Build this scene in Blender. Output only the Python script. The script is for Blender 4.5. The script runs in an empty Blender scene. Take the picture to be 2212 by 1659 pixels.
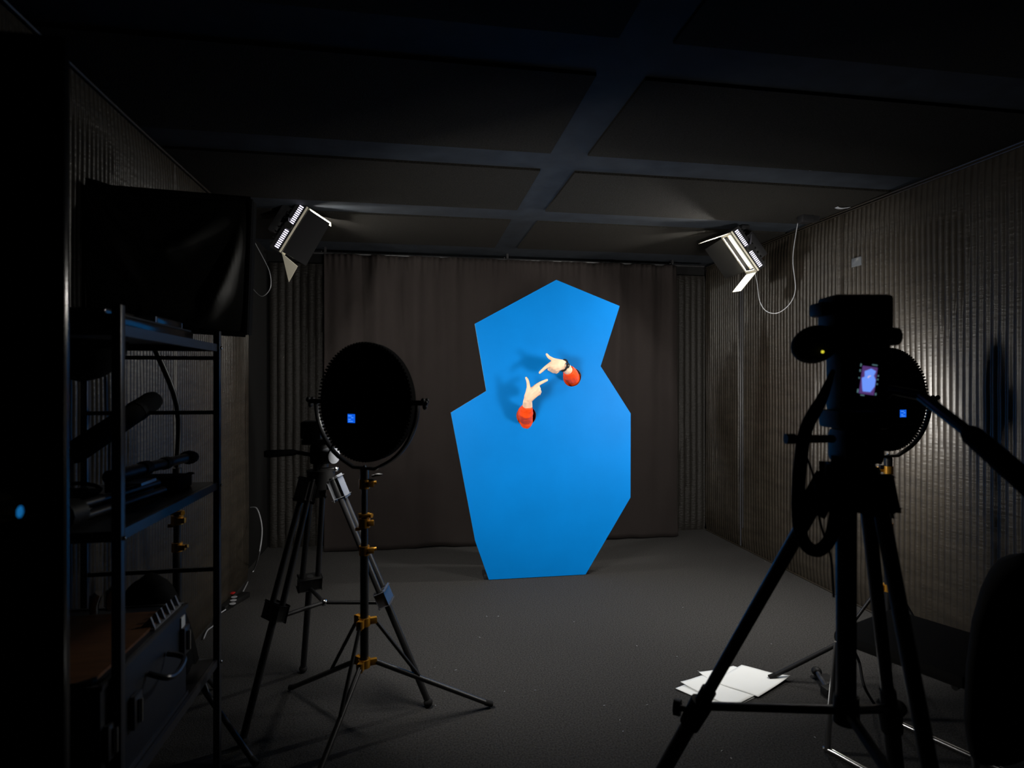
import bpy, bmesh, math, random
import numpy as np
from mathutils import Vector, Matrix, Euler, noise
random.seed(7)
S = bpy.context.scene
COL = S.collection
R = math.radians

# ---------------------------------------------------------------- camera
F_PX, CX, CY, HCAM, YAW = 1275.0, 1106.0, 829.5, 1.40, R(9.4)
cam_d = bpy.data.cameras.new('camera')
cam = bpy.data.objects.new('camera', cam_d)
COL.objects.link(cam)
cam.location = (0, 0, HCAM)
cam.rotation_euler = (R(90), 0, -YAW)
cam_d.sensor_width = 36.0
cam_d.lens = F_PX * 36.0 / 2212.0
cam_d.clip_start = 0.02
cam_d.dof.use_dof = True
cam_d.dof.focus_distance = 4.2
cam_d.dof.aperture_fstop = 2.8
S.camera = cam

# ---------------------------------------------------------------- world, exposure
w = bpy.data.worlds.new('world')
S.world = w
w.use_nodes = True
w.node_tree.nodes['Background'].inputs[0].default_value = (0.5, 0.55, 0.7, 1)
w.node_tree.nodes['Background'].inputs[1].default_value = 0.0
S.view_settings.view_transform = 'Standard'
S.view_settings.look = 'None'
S.view_settings.exposure = 0.0
S.view_settings.gamma = 1.0
S.view_settings.use_curve_mapping = False
S.cycles.use_denoising = True
S.cycles.max_bounces = 8
S.cycles.diffuse_bounces = 5
S.cycles.sample_clamp_indirect = 4.0
S.cycles.blur_glossy = 0.5
S.cycles.caustics_reflective = False
S.cycles.caustics_refractive = False

# strengths of the lamps the room has (W)
LED_LEFT, LED_RIGHT, TUBE_LEFT, TUBE_RIGHT = 26.0, 34.0, 62.0, 76.0
LED_COL = (1.0, 0.96, 0.90)
TUBE_COL = (1.0, 0.97, 0.90)

# ---------------------------------------------------------------- helpers: projection
FW = Vector((math.sin(YAW), math.cos(YAW), 0))
RT = Vector((math.cos(YAW), -math.sin(YAW), 0))
def ray(u, v):
    return FW + RT * ((u - CX) / F_PX) + Vector((0, 0, (CY - v) / F_PX))
C0 = Vector((0, 0, HCAM))
def P(u, v, t):  return C0 + ray(u, v) * t
def PF(u, v, z=0.0):
    r = ray(u, v); return C0 + r * ((z - HCAM) / r.z)
def PY(u, v, Y):
    r = ray(u, v); return C0 + r * (Y / r.y)
def PX(u, v, X):
    r = ray(u, v); return C0 + r * (X / r.x)

# ---------------------------------------------------------------- helpers: materials
MATS = {}
def mat(name, col, rough=0.6, metal=0.0, spec=0.5, emit=None, es=0.0, noise_scale=0, noise_amt=0.0,
        bump_scale=0, bump=0.0, stretch=(1, 1, 1), sheen=0.0, coat=0.0, detail=4):
    if name in MATS: return MATS[name]
    m = bpy.data.materials.new(name); m.use_nodes = True
    nt = m.node_tree; b = nt.nodes['Principled BSDF']
    c = (*col, 1)
    b.inputs['Base Color'].default_value = c
    b.inputs['Roughness'].default_value = rough
    b.inputs['Metallic'].default_value = metal
    b.inputs['Specular IOR Level'].default_value = spec
    b.inputs['Coat Weight'].default_value = coat
    b.inputs['Sheen Weight'].default_value = sheen
    if emit:
        b.inputs['Emission Color'].default_value = (*emit, 1)
        b.inputs['Emission Strength'].default_value = es
    if noise_scale or bump_scale:
        tc = nt.nodes.new('ShaderNodeTexCoord')
        mp = nt.nodes.new('ShaderNodeMapping'); mp.inputs['Scale'].default_value = stretch
        nt.links.new(tc.outputs['Object'], mp.inputs['Vector'])
    if noise_scale:
        n = nt.nodes.new('ShaderNodeTexNoise'); n.inputs['Scale'].default_value = noise_scale
        n.inputs['Detail'].default_value = detail
        nt.links.new(mp.outputs['Vector'], n.inputs['Vector'])
        mr = nt.nodes.new('ShaderNodeMapRange')
        mr.inputs['From Min'].default_value = 0.3; mr.inputs['From Max'].default_value = 0.7
        mr.inputs['To Min'].default_value = 1 - noise_amt; mr.inputs['To Max'].default_value = 1 + noise_amt
        nt.links.new(n.outputs['Fac'], mr.inputs['Value'])
        mx = nt.nodes.new('ShaderNodeVectorMath'); mx.operation = 'SCALE'
        mx.inputs[0].default_value = col
        nt.links.new(mr.outputs['Result'], mx.inputs['Scale'])
        nt.links.new(mx.outputs['Vector'], b.inputs['Base Color'])
    if bump_scale:
        n2 = nt.nodes.new('ShaderNodeTexNoise'); n2.inputs['Scale'].default_value = bump_scale
        n2.inputs['Detail'].default_value = detail
        nt.links.new(mp.outputs['Vector'], n2.inputs['Vector'])
        bp = nt.nodes.new('ShaderNodeBump'); bp.inputs['Strength'].default_value = bump
        bp.inputs['Distance'].default_value = 0.01
        nt.links.new(n2.outputs['Fac'], bp.inputs['Height'])
        nt.links.new(bp.outputs['Normal'], b.inputs['Normal'])
    MATS[name] = m
    return m

M_CARPET = mat('charcoal carpet', (0.036, 0.035, 0.034), 0.95, spec=0.1, noise_scale=140, noise_amt=0.55, bump_scale=220, bump=0.5, detail=6)
M_CEILP = mat('ceiling felt', (0.0165, 0.0155, 0.0135), 0.95, spec=0.1, noise_scale=120, noise_amt=0.6, bump_scale=160, bump=0.6, stretch=(1, 2.5, 1), detail=6)
M_CEILS = mat('ceiling painted strip', (0.015, 0.019, 0.025), 0.8, spec=0.25, noise_scale=9, noise_amt=0.25, bump_scale=14, bump=0.12)
M_PAD = mat('quilted brown black padding', (0.022, 0.018, 0.0130), 0.38, spec=0.5, bump_scale=13, bump=0.18, stretch=(1, 1, 5), noise_scale=4, noise_amt=0.25)
M_PAD_SHADED = mat('quilted padding darkened for shade', (0.012, 0.0105, 0.0085), 0.6, spec=0.3, bump_scale=30, bump=0.6, stretch=(1, 1, 2.5))  # same padding as the side walls; the back's shade is in its darker colour
M_CURT = mat('brown black curtain cloth', (0.019, 0.0155, 0.0145), 0.9, spec=0.1, sheen=0.0, bump_scale=7, bump=0.35, stretch=(1, 1, 0.35), noise_scale=300, noise_amt=0.12)
M_BLUE = mat('painted blue board', (0.0, 0.175, 0.56), 0.5, spec=0.07, noise_scale=3.0, noise_amt=0.05, bump_scale=60, bump=0.03)
M_BLUEEDGE = mat('pale cut edge of board', (0.16, 0.42, 0.72), 0.5)
M_SKIN = mat('skin', (0.84, 0.56, 0.38), 0.5, spec=0.4, noise_scale=40, noise_amt=0.06)
M_RED = mat('red shirt cloth', (0.88, 0.066, 0.002), 0.55, spec=0.3, bump_scale=45, bump=0.25)
M_TROU = mat('dark trousers cloth', (0.03, 0.032, 0.04), 0.9)
M_HAIR = mat('dark brown hair', (0.03, 0.018, 0.010), 0.6, bump_scale=120, bump=0.5)
M_BLK = mat('black plastic', (0.008, 0.008, 0.008), 0.55, spec=0.22)
M_BLKM = mat('matt black metal', (0.012, 0.012, 0.013), 0.38, spec=0.5)
M_BLKR = mat('black rubber', (0.010, 0.010, 0.010), 0.8, spec=0.2)
M_BLKF = mat('black nylon fabric', (0.020, 0.020, 0.018), 0.42, spec=0.5, bump_scale=6, bump=0.3)
M_BLKC = mat('black cloth', (0.010, 0.010, 0.010), 0.95, spec=0.1)
M_GLOSSB = mat('gloss black paint', (0.008, 0.008, 0.009), 0.16, spec=0.6)
M_STEEL = mat('dark steel', (0.035, 0.036, 0.042), 0.32, metal=0.0, spec=0.6)
M_CHROME = mat('chrome', (0.62, 0.62, 0.62), 0.18, metal=1.0)
M_ALU = mat('brushed aluminium', (0.42, 0.43, 0.45), 0.35, metal=1.0)
M_GOLD = mat('gold anodised knob', (0.62, 0.30, 0.03), 0.38, metal=0.55)
M_WHITE = mat('white paper', (0.86, 0.88, 0.87), 0.7, spec=0.2, noise_scale=5, noise_amt=0.02)
M_CREAM = mat('cream painted metal', (0.72, 0.68, 0.55), 0.45)
M_GREY = mat('silver grey plastic', (0.30, 0.31, 0.33), 0.38)
M_SILV = mat('dull silver plastic', (0.085, 0.09, 0.10), 0.4)
M_NAVY = mat('dark blue grey case panel', (0.022, 0.026, 0.036), 0.4, spec=0.5)
M_PLY = mat('brown plywood', (0.16, 0.065, 0.022), 0.6, noise_scale=6, noise_amt=0.2, stretch=(1, 8, 1))
M_REDSW = mat('red switch', (0.45, 0.02, 0.02), 0.3)
M_GLASSY = mat('clear tape film', (0.10, 0.11, 0.12), 0.2, spec=0.7)
M_TUBE = mat('lit fluorescent tube', (0.9, 0.9, 0.85), 0.4, emit=(1.0, 0.96, 0.84), es=1.5)
M_SLOT = mat('lamp light through vent slots', (0.9, 0.9, 0.95), 0.4, emit=(0.80, 0.75, 1.0), es=2.2)
M_DIFF = mat('lit panel diffuser', (0.9, 0.9, 0.9), 0.4, emit=(1.0, 0.97, 0.92), es=12.0)
M_LCD = mat('lit blue display', (0.0, 0.02, 0.1), 0.3, emit=(0.005, 0.12, 0.85), es=0.9)
M_LCDT = mat('display characters', (0.0, 0.05, 0.2), 0.3, emit=(0.10, 0.36, 1.0), es=1.0)
M_SCR_RED = mat('screen picture backdrop', (0, 0, 0), 0.4, emit=(0.085, 0.035, 0.16), es=1.0)
M_SCR_BLK = mat('screen dark surround', (0.003, 0.003, 0.006), 0.3)
M_SCR_BLUE = mat('screen picture of board', (0, 0, 0), 0.4, emit=(0.16, 0.32, 1.0), es=0.95)
M_SCR_TXT = mat('screen readouts', (0, 0, 0), 0.4, emit=(0.08, 0.16, 0.18), es=1.0)
M_SCR_RD2 = mat('screen picture of arms', (0, 0, 0), 0.4, emit=(0.7, 0.55, 0.6), es=1.0)
M_LEDY = mat('yellow green indicator', (0.1, 0.1, 0), 0.3, emit=(0.55, 0.50, 0.03), es=1.3)

# ---------------------------------------------------------------- helpers: meshes
class MB:
    def __init__(self): self.bm = bmesh.new()
    def box(self, c, s, rot=None, bev=0.0, mi=0):
        r = bmesh.ops.create_cube(self.bm, size=1.0)
        vs = r['verts']
        M = (rot.to_matrix() if isinstance(rot, Euler) else (rot.to_3x3() if rot else Matrix.Identity(3)))
        for v in vs: v.co = M @ Vector((v.co.x * s[0], v.co.y * s[1], v.co.z * s[2])) + Vector(c)
        fs = {f for v in vs for f in v.link_faces}
        for f in fs: f.material_index = mi
        if bev > 0:
            es = list({e for v in vs for e in v.link_edges})
            bmesh.ops.bevel(self.bm, geom=es, offset=bev, segments=2, affect='EDGES', profile=0.6)
        return self
    def tube(self, pts, r, seg=10, cap=True, flat=None):
        pts = [Vector(p) for p in pts]; n = len(pts)
        rs = r if isinstance(r, (list, tuple)) else [r] * n
        prev = None; rings = []
        for i, p in enumerate(pts):
            t = (pts[min(i + 1, n - 1)] - pts[max(i - 1, 0)])
            if t.length < 1e-9: t = Vector((0, 0, 1))
            t.normalize()
            if prev is None:
                a = Vector((0, 0, 1)) if abs(t.z) < 0.9 else Vector((1, 0, 0))
                x = a.cross(t).normalized()
            else:
                x = (prev - t * prev.dot(t)).normalized()
            y = t.cross(x); prev = x
            fx, fy = (1, 1) if flat is None else flat
            rings.append([self.bm.verts.new(p + (x * math.cos(k * 2 * math.pi / seg) * fx + y * math.sin(k * 2 * math.pi / seg) * fy) * rs[i]) for k in range(seg)])
        for a, b in zip(rings, rings[1:]):
            for k in range(seg):
                self.bm.faces.new((a[k], a[(k + 1) % seg], b[(k + 1) % seg], b[k]))
        if cap:
            self.bm.faces.new(list(reversed(rings[0]))); self.bm.faces.new(rings[-1])
        return self
    def cyl(self, a, b, r0, r1=None, seg=14):
        return self.tube([a, b], [r0, r0 if r1 is None else r1], seg)
    def ball(self, c, r, s=(1, 1, 1), sub=2):
        g = bmesh.ops.create_icosphere(self.bm, subdivisions=sub, radius=r)
        for v in g['verts']: v.co = Vector((v.co.x * s[0], v.co.y * s[1], v.co.z * s[2])) + Vector(c)
        return self
    def quad(self, a, b, c, d, thick=0.0, mi=0):
        vs = [self.bm.verts.new(Vector(p)) for p in (a, b, c, d)]
        f = self.bm.faces.new(vs); f.material_index = mi
        if thick:
            f.normal_update(); n = f.normal.copy()
            lo = [self.bm.verts.new(v.co - n * thick) for v in vs]
            g = [self.bm.faces.new(list(reversed(lo)))]
            for k in range(4):
                g.append(self.bm.faces.new((vs[(k + 1) % 4], vs[k], lo[k], lo[(k + 1) % 4])))
            for q in g: q.material_index = mi
        return self
    def grid(self, fn, nu, nv, mi=0):
        V = [[self.bm.verts.new(fn(i / nu, j / nv)) for i in range(nu + 1)] for j in range(nv + 1)]
        for j in range(nv):
            for i in range(nu):
                f = self.bm.faces.new((V[j][i], V[j][i + 1], V[j + 1][i + 1], V[j + 1][i])); f.material_index = mi
        return self
    def prism(self, pts, ext):
        a = [self.bm.verts.new(Vector(p)) for p in pts]
        b = [self.bm.verts.new(Vector(p) + Vector(ext)) for p in pts]
        n = len(pts)
        self.bm.faces.new(list(reversed(a))); self.bm.faces.new(b)
        for k in range(n): self.bm.faces.new((a[k], a[(k + 1) % n], b[(k + 1) % n], b[k]))
        return self
    def xf(self, M):
        for v in self.bm.verts: v.co = M @ v.co
        return self
    def build(self, name, m, parent=None, smooth=True, ang=38, solid=0.0):
        bm = self.bm
        bmesh.ops.recalc_face_normals(bm, faces=bm.faces) if not solid else None
        if parent is not None:
            off = root_loc(parent)
            for v in bm.verts: v.co -= off
        if smooth:
            for f in bm.faces: f.smooth = True
            for e in bm.edges:
                if len(e.link_faces) == 2 and e.calc_face_angle(0) > R(ang): e.smooth = False
        me = bpy.data.meshes.new(name); bm.to_mesh(me); bm.free()
        for x in (m if isinstance(m, (list, tuple)) else [m]): me.materials.append(x)
        o = bpy.data.objects.new(name, me); COL.objects.link(o)
        if parent is not None: o.parent = parent
        if solid:
            md = o.modifiers.new('thickness', 'SOLIDIFY'); md.thickness = solid; md.offset = 0
        return o
def root_loc(o):
    l = Vector(o.location)
    while o.parent: o = o.parent; l += Vector(o.location)
    return l
def tag(o, label, cat, group=None):
    o['label'] = label; o['category'] = cat
    if group: o['group'] = group
    return o
def thing(name, label, cat, loc=(0, 0, 0), group=None):
    o = bpy.data.objects.new(name, None); COL.objects.link(o)
    o.empty_display_size = 0.1
    o.location = loc
    return tag(o, label, cat, group)
def struct(o): o['kind'] = 'structure'; return o
def copy_tree(o, label, loc, rz, group=None):
    def rec(x, par):
        c = x.copy(); COL.objects.link(c)
        if par: c.parent = par
        for ch in x.children: rec(ch, c)
        return c
    r = rec(o, None); r.location = loc; r.rotation_euler = (0, 0, rz); r['label'] = label
    if group: r['group'] = group
    return r
def arc(c, r, a0, a1, n, ax=Vector((1, 0, 0)), ay=Vector((0, 0, 1))):
    return [Vector(c) + ax * (r * math.cos(a0 + (a1 - a0) * i / n)) + ay * (r * math.sin(a0 + (a1 - a0) * i / n)) for i in range(n + 1)]
def smooth_path(pts, n=6):
    pts = [Vector(p) for p in pts]; out = []
    for i in range(len(pts) - 1):
        p0 = pts[max(i - 1, 0)]; p1 = pts[i]; p2 = pts[i + 1]; p3 = pts[min(i + 2, len(pts) - 1)]
        for k in range(n):
            t = k / n
            out.append(0.5 * ((2 * p1) + (p2 - p0) * t + (2 * p0 - 5 * p1 + 4 * p2 - p3) * t * t + (3 * p1 - p0 - 3 * p2 + p3) * t ** 3))
    out.append(pts[-1]); return out

# ================================================================= ROOM
XL, XR, YB, YF, HC = -1.24, 2.82, 5.35, -0.7, 2.545
PADL, PADR = -1.18, 2.77
struct(MB().box(((XL + XR) / 2, (YB + YF) / 2, -0.05), (XR - XL + 0.2, YB - YF + 0.2, 0.1)).build('floor', M_CARPET))
ceil_o = struct(MB().box(((XL + XR) / 2, (YB + YF) / 2, HC + 0.05), (XR - XL + 0.2, YB - YF + 0.2, 0.1)).build('ceiling', M_CEILS))
xs = [(XL, 0.66), (0.85, XR)]
ys = [(YF, 0.87), (1.10, 1.85), (2.09, 2.83), (3.07, 3.79), (4.05, 4.86)]
for (x0, x1) in xs:
    for (y0, y1) in ys:
        b = MB().box(((x0 + x1) / 2, (y0 + y1) / 2, HC - 0.005), (x1 - x0, y1 - y0, 0.016))
        b.build('ceiling_panel', M_CEILP, ceil_o)

def ribbed(name, p0, p1, z0, z1, nrm, pitch, depth, m, rows=20, wob=0.006, seams=()):
    p0, p1, nrm = Vector(p0), Vector(p1), Vector(nrm)
    L = (p1 - p0).length; n = max(1, int(round(L / pitch))) * 6
    b = MB()
    def fn(s, t):
        q = p0.lerp(p1, s); d = s * L; z = z0 + (z1 - z0) * t
        ph = d / pitch + 0.05 * noise.noise(Vector((d * 3, z * 1.2, 1)))
        h = depth * abs(math.sin(math.pi * ph)) ** 0.55
        h += wob * noise.noise(Vector((d * 1.6, z * 1.3, 7))) + 0.22 * depth * noise.noise(Vector((d * 22, z * 9, 4)))
        for sm in seams:
            h -= 0.012 * math.exp(-((d - sm) / 0.012) ** 2)
        if t in (0, 1): h = 0
        return q + nrm * h + Vector((0, 0, z))
    b.grid(fn, n, rows)
    # body of the padding behind the quilted face
    mid = (p0 + p1) / 2 - nrm * 0.022 + Vector((0, 0, (z0 + z1) / 2))
    sx = abs((p1 - p0).x) + abs(nrm.x) * 0.035; sy = abs((p1 - p0).y) + abs(nrm.y) * 0.035
    b.box(mid, (sx, sy, z1 - z0))
    return struct(b.build(name, m, ang=80))
# solid walls with the quilted padding as their lining
wl = struct(MB().box((XL - 0.05, (YB + YF) / 2, HC / 2), (0.1, YB - YF, HC)).build('wall_left', M_BLKC))
wr = struct(MB().box((XR + 0.05, (YB + YF) / 2, HC / 2), (0.1, YB - YF, HC)).build('wall_right', M_BLKC))
wb = struct(MB().box(((XL + XR) / 2, YB + 0.05, HC / 2), (XR - XL + 0.2, 0.1, HC)).build('wall_back', M_BLKC))
wf = struct(MB().box(((XL + XR) / 2, YF - 0.05, HC / 2), (XR - XL + 0.2, 0.1, HC)).build('wall_front', M_BLKC))
def pad(o, par, nm):
    o.name = nm; o.parent = par
pad(ribbed('wall_left_padding', (PADL, -0.6, 0), (PADL, 4.48, 0), 0.0, 2.50, (1, 0, 0), 0.030, 0.011, M_PAD, seams=(3.77,)), wl, 'quilted_padding')
pad(ribbed('wall_right_padding', (PADR, 5.30, 0), (PADR, -0.6, 0), 0.0, 2.515, (-1, 0, 0), 0.037, 0.014, M_PAD, seams=(0.6, 1.83)), wr, 'quilted_padding')
pad(ribbed('wall_back_padding', (XL + 0.02, 5.31, 0), (XR - 0.06, 5.31, 0), 0.0, 2.44, (0, -1, 0), 0.062, 0.016, M_PAD_SHADED, rows=40), wb, 'quilted_padding')
# timber edge along the top of the right and left padding
struct(MB().tube(smooth_path([(PADR - 0.012, y, 2.520 + 0.006 * math.sin(y * 2.1)) for y in (0.2, 0.9, 1.6, 2.0, 2.4, 3.0, 3.6, 4.2, 4.8, 5.28)], 4), 0.006, 6).tube(smooth_path([(PADR - 0.016, y, 2.503 + 0.007 * math.sin(y * 2.0 + .3)) for y in (0.2, 0.9, 1.6, 2.0, 2.4, 3.0, 3.6, 4.2, 4.8, 5.28)], 4), 0.004, 6).build('trim_1', M_PAD))
struct(MB().tube(smooth_path([(PADL + 0.012, y, 2.508 + 0.008 * math.sin(y * 1.7)) for y in (0.2, 1.0, 1.8, 2.6, 3.4, 4.47)], 4), 0.006, 6).build('trim_2', M_PAD))
struct(MB().tube([(PADR - 0.012, y, 0.006) for y in (0.2, 2, 3.5, 5.28)], 0.006, 6).build('baseboard_right', M_PAD))

# open door leaf at the left edge
DY = 1.06
dx = PX(147, 829, 1)  # direction only
rr = ray(147, 829); DX = rr.x * (DY / rr.y)
door = struct(MB().box(((PADL + 0.03 + DX) / 2, DY, 0.99), (DX - PADL - 0.03, 0.018, 1.94), bev=0.007).build('door_1', M_GLOSSB))
hb = MB()
hx = PY(4, 1105, DY - 0.06)
hb.tube([(hx.x - 0.02, DY - 0.008, hx.z), (hx.x - 0.02, DY - 0.06, hx.z), (hx.x + 0.005, DY - 0.066, hx.z), (hx.x + 0.028, DY - 0.066, hx.z)], 0.009, 10)
hb.cyl((hx.x - 0.02, DY - 0.008, hx.z), (hx.x - 0.02, DY - 0.03, hx.z), 0.024)
hb.build('door_handle', M_CHROME, door)

# ================================================================= CURTAIN AND RAIL
RAILY, RAILZ = 5.13, 2.495
rail = thing('curtain_rail', 'long dark rail across the back wall that carries the curtain', 'rail', (0, RAILY, RAILZ))
MB().cyl((-1.02, RAILY, RAILZ), (2.66, RAILY, RAILZ), 0.012).build('rail', M_BLKM, rail)
for u in (703, 1096, 1452):
    q = PY(u, 540, RAILY)
    MB().box((q.x, RAILY, RAILZ + 0.028), (0.018, 0.02, 0.045)).ball((q.x - 0.03, RAILY - 0.02, RAILZ + 0.01), 0.006).build('bracket', M_BLKM, rail)
cx0, cx1 = PY(700, 900, 5.10).x, PY(1463, 900, 5.10).x
cb = MB()
def curt(s, t):
    x = cx0 + (cx1 - cx0) * s
    z = 0.01 + (RAILZ - 0.02) * t
    amp = 0.020 + 0.012 * math.sin(s * 9)
    k = s * 2 * math.pi
    off = amp * (0.7 * math.sin(k * 11 + 0.8 * math.sin(k * 2)) + 0.5 * math.sin(k * 19 + 1.3) * (0.4 + 0.6 * t)) * (0.35 + 0.65 * t)
    off += 0.006 * math.sin(k * 62) * max(0, (t - 0.93) / 0.07)
    off += 0.022 * noise.noise(Vector((x * 2.1, z * 1.4, 2))) + 0.008 * noise.noise(Vector((x * 7, z * 5, 5)))
    if t < 0.08: off -= 0.03 * (1 - t / 0.08) * (0.5 + 0.5 * noise.noise(Vector((x * 3, 0, 9))))
    return Vector((x, 5.095 + off, z + 0.012 * noise.noise(Vector((x * 3, 0, 0))) * (1 - t)))
cb.grid(curt, 420, 60)
tag(cb.build('curtain', M_CURT, ang=80, solid=0.003), 'dark brown cloth curtain hanging in folds across the back wall', 'curtain')

# ================================================================= BLUE BOARD
BY = 4.18
outline = [(1201.6, 604.5), (1338.7, 661), (1297.4, 791), (1362.4, 893), (1362, 1074.5), (1265, 1244), (1056, 1253.4), (1026.5, 1168.6), (973.8, 891.4), (1050.5, 844.6), (1025.7, 699.4)]
pts2 = [PY(u, v, BY) for u, v in outline]
for p in pts2: p.z = max(p.z, 0.004)
pts2[5].z = pts2[6].z = 0.004
HOLES = [((1136.8, 898.5), 0.072, 0.070), ((1235.8, 815.0), 0.068, 0.069)]
bm = bmesh.new()
def loop(ps):
    vs = [bm.verts.new(p) for p in ps]
    return [bm.edges.new((vs[i], vs[(i + 1) % len(vs)])) for i in range(len(vs))]
edges = loop(pts2)
for (c, rx, rz) in HOLES:
    q = PY(c[0], c[1], BY)
    edges += loop([q + Vector((rx * math.cos(a) * (1 + .02 * math.sin(3 * a)), 0, rz * math.sin(a) * (1 + .03 * math.sin(2 * a + 1)))) for a in [k * 2 * math.pi / 40 for k in range(40)]])
bmesh.ops.triangle_fill(bm, use_beauty=True, use_dissolve=False, edges=edges)
ext = bmesh.ops.extrude_face_region(bm, geom=list(bm.faces))
for v in [e for e in ext['geom'] if isinstance(e, bmesh.types.BMVert)]: v.co.y += 0.014
bmesh.ops.recalc_face_normals(bm, faces=bm.faces)
for f in bm.faces: f.material_index = 1 if abs(f.normal.y) < 0.5 else 0
bd = MB(); bd.bm.free(); bd.bm = bm
board = thing('blue_board', 'tall bright blue many-sided standing board with two round arm holes', 'board', (0.87, BY, 0))
bd.build('panel', [M_BLUE, M_BLUEEDGE], board, smooth=False)
for (u, sx) in ((1060, -1), (1262, 1)):
    q = PY(u, 1240, BY)
    MB().box((q.x + sx * 0.022, BY + 0.075, 0.018), (0.05, 0.12, 0.036), bev=0.006).build('foot', M_BLKM, board)

# ================================================================= PERSON BEHIND THE BOARD
class Blob:
    def __init__(self): self.mb = MB()
    def chain(self, pts):
        # pts: (Vector, radius)
        for (p, r) in pts: self.mb.ball(p, r, sub=2)
        for (p, r), (q, s) in zip(pts, pts[1:]):
            if (Vector(q) - Vector(p)).length > 1e-4: self.mb.cyl(p, q, r, s, 14)
        return self
    def frustum(self, p, r, q, s): self.mb.cyl(p, q, r, s, 22); return self
    def done(self, name, m, parent, voxel, smooth=4, fac=0.5, wrinkle=0.0):
        o = self.mb.build(name + '_raw', m)
        md = o.modifiers.new('r', 'REMESH'); md.mode = 'VOXEL'; md.voxel_size = voxel; md.use_smooth_shade = True
        sm = o.modifiers.new('s', 'SMOOTH'); sm.factor = fac; sm.iterations = smooth
        dg = bpy.context.evaluated_depsgraph_get(); dg.update()
        me = bpy.data.meshes.new_from_object(o.evaluated_get(dg))
        off = root_loc(parent)
        n = len(me.vertices)
        co = np.empty(n * 3, dtype=np.float32); me.vertices.foreach_get('co', co)
        if wrinkle:
            no = np.empty(n * 3, dtype=np.float32); me.vertex_normals.foreach_get('vector', no)
            for i in range(n):
                x, y, z = co[3 * i:3 * i + 3]
                k = noise.noise(Vector((x * 18, y * 18, z * 34))) + 0.6 * noise.noise(Vector((x * 45, y * 40, z * 60)))
                co[3 * i:3 * i + 3] += no[3 * i:3 * i + 3] * (wrinkle * k)
        co = (co.reshape(-1, 3) - np.array(off[:], dtype=np.float32)).ravel()
        me.vertices.foreach_set('co', co)
        me.shade_smooth()
        me.update()
        old = o.data; bpy.data.objects.remove(o); bpy.data.meshes.remove(old)
        me.name = name
        ob = bpy.data.objects.new(name, me); COL.objects.link(ob); ob.parent = parent
        return ob
person = thing('person', 'person hidden behind the blue board, red sleeves through its holes, both hands pointing', 'person', (0.97, 4.50, 0))
H = lambda u, v, y: PY(u, v, y)
CXP, PYY = 0.97, 4.50
shR, shL = Vector((0.79, PYY, 1.40)), Vector((1.15, PYY, 1.42))
# lower (person's right) arm
wA = H(1139.6, 866, 4.020); cA = H(1139.2, 880, 4.062); hA = H(1136, 903, 4.17)
dA = (hA - wA).normalized(); eA = hA + dA * 0.10
# upper (person's left) arm
wB = H(1217.0, 788, 4.020); cB = H(1226, 798, 4.072); hB = H(1235.3, 813.5, 4.18)
eB = hB + (hB - cB).normalized() * 0.12 + Vector((0.02, 0.03, 0.0))
B = Blob()
# trunk, neck, head, legs
B.chain([(Vector((CXP - .07, PYY, 0.93)), .10), (Vector((CXP - .06, PYY, 1.10)), .10), (Vector((CXP - .07, PYY, 1.30)), .10)])
B.chain([(Vector((CXP + .07, PYY, 0.93)), .10), (Vector((CXP + .06, PYY, 1.10)), .10), (Vector((CXP + .07, PYY, 1.30)), .10)])
B.chain([(shR, .058), (Vector((CXP, PYY, 1.42)), .07), (shL, .058)])
B.chain([(Vector((CXP, PYY, 1.42)), .055), (Vector((CXP, PYY - .01, 1.53)), .052)])
B.mb.ball((CXP, PYY - .01, 1.625), .095, (0.82, 1.0, 1.2), 3)
B.mb.ball((CXP, PYY - .035, 1.56), .06, (0.85, 1.0, 0.9), 3)
B.chain([(Vector((CXP, PYY - .10, 1.64)), .011), (Vector((CXP, PYY - .122, 1.605)), .016)])
for s in (-1, 1):
    B.mb.ball((CXP + s * .082, PYY, 1.615), .028, (0.4, 0.8, 1.2), 2)
    B.chain([(Vector((CXP + s * .085, PYY, 0.90)), .092), (Vector((CXP + s * .09, PYY, 0.50)), .060), (Vector((CXP + s * .09, PYY + .02, 0.30)), .055), (Vector((CXP + s * .09, PYY + .02, 0.09)), .040), (Vector((CXP + s * .10, PYY - .12, 0.035)), .030)])
# arms
B.chain([(shR, .055), (eA, .042), (hA, .040), (cA, .031)])
B.chain([(shL, .055), (eB, .042), (hB, .040), (cB, .031)])
def wrist(c, w, axis, half):
    a = axis.normalized() * half
    B.chain([(c + a, .026), (w + a, .0215)]); B.chain([(c - a, .026), (w - a, .0215)])
# ---- lower hand
wrist(cA, wA, Vector((1, 0, 0.12)), .0105)
def fing(pts): B.chain([(H(u, v, y), r * 1.14) for (u, v, y, r) in pts])
fing([(1138.5, 862, 4.015, .021), (1149, 843, 3.993, .0145), (1156.8, 834.3, 3.987, .0120), (1167, 827.8, 3.985, .0102), (1175, 823.9, 3.987, .0092), (1181.3, 821.0, 3.990, .0080)])
fing([(1140.5, 861, 4.012, .021), (1153, 847, 3.990, .0150), (1162.3, 837.6, 3.982, .0125), (1164.6, 839.6, 4.024, .0110), (1156, 843, 4.036, .0100), (1150, 845.5, 4.022, .0090)])
fing([(1141.8, 862, 4.014, .021), (1155, 851, 3.992, .0150), (1164.3, 843.6, 3.986, .0125), (1166.4, 846.8, 4.026, .0105), (1157, 850, 4.037, .0098), (1151.5, 851.5, 4.022, .0088)])
fing([(1142.5, 864, 4.018, .020), (1154, 855.5, 3.998, .0150), (1163.8, 848.8, 3.997, .0118), (1164.8, 851.4, 4.030, .0095), (1157, 854, 4.037, .0088), (1152, 854.5, 4.024, .0080)])
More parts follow.
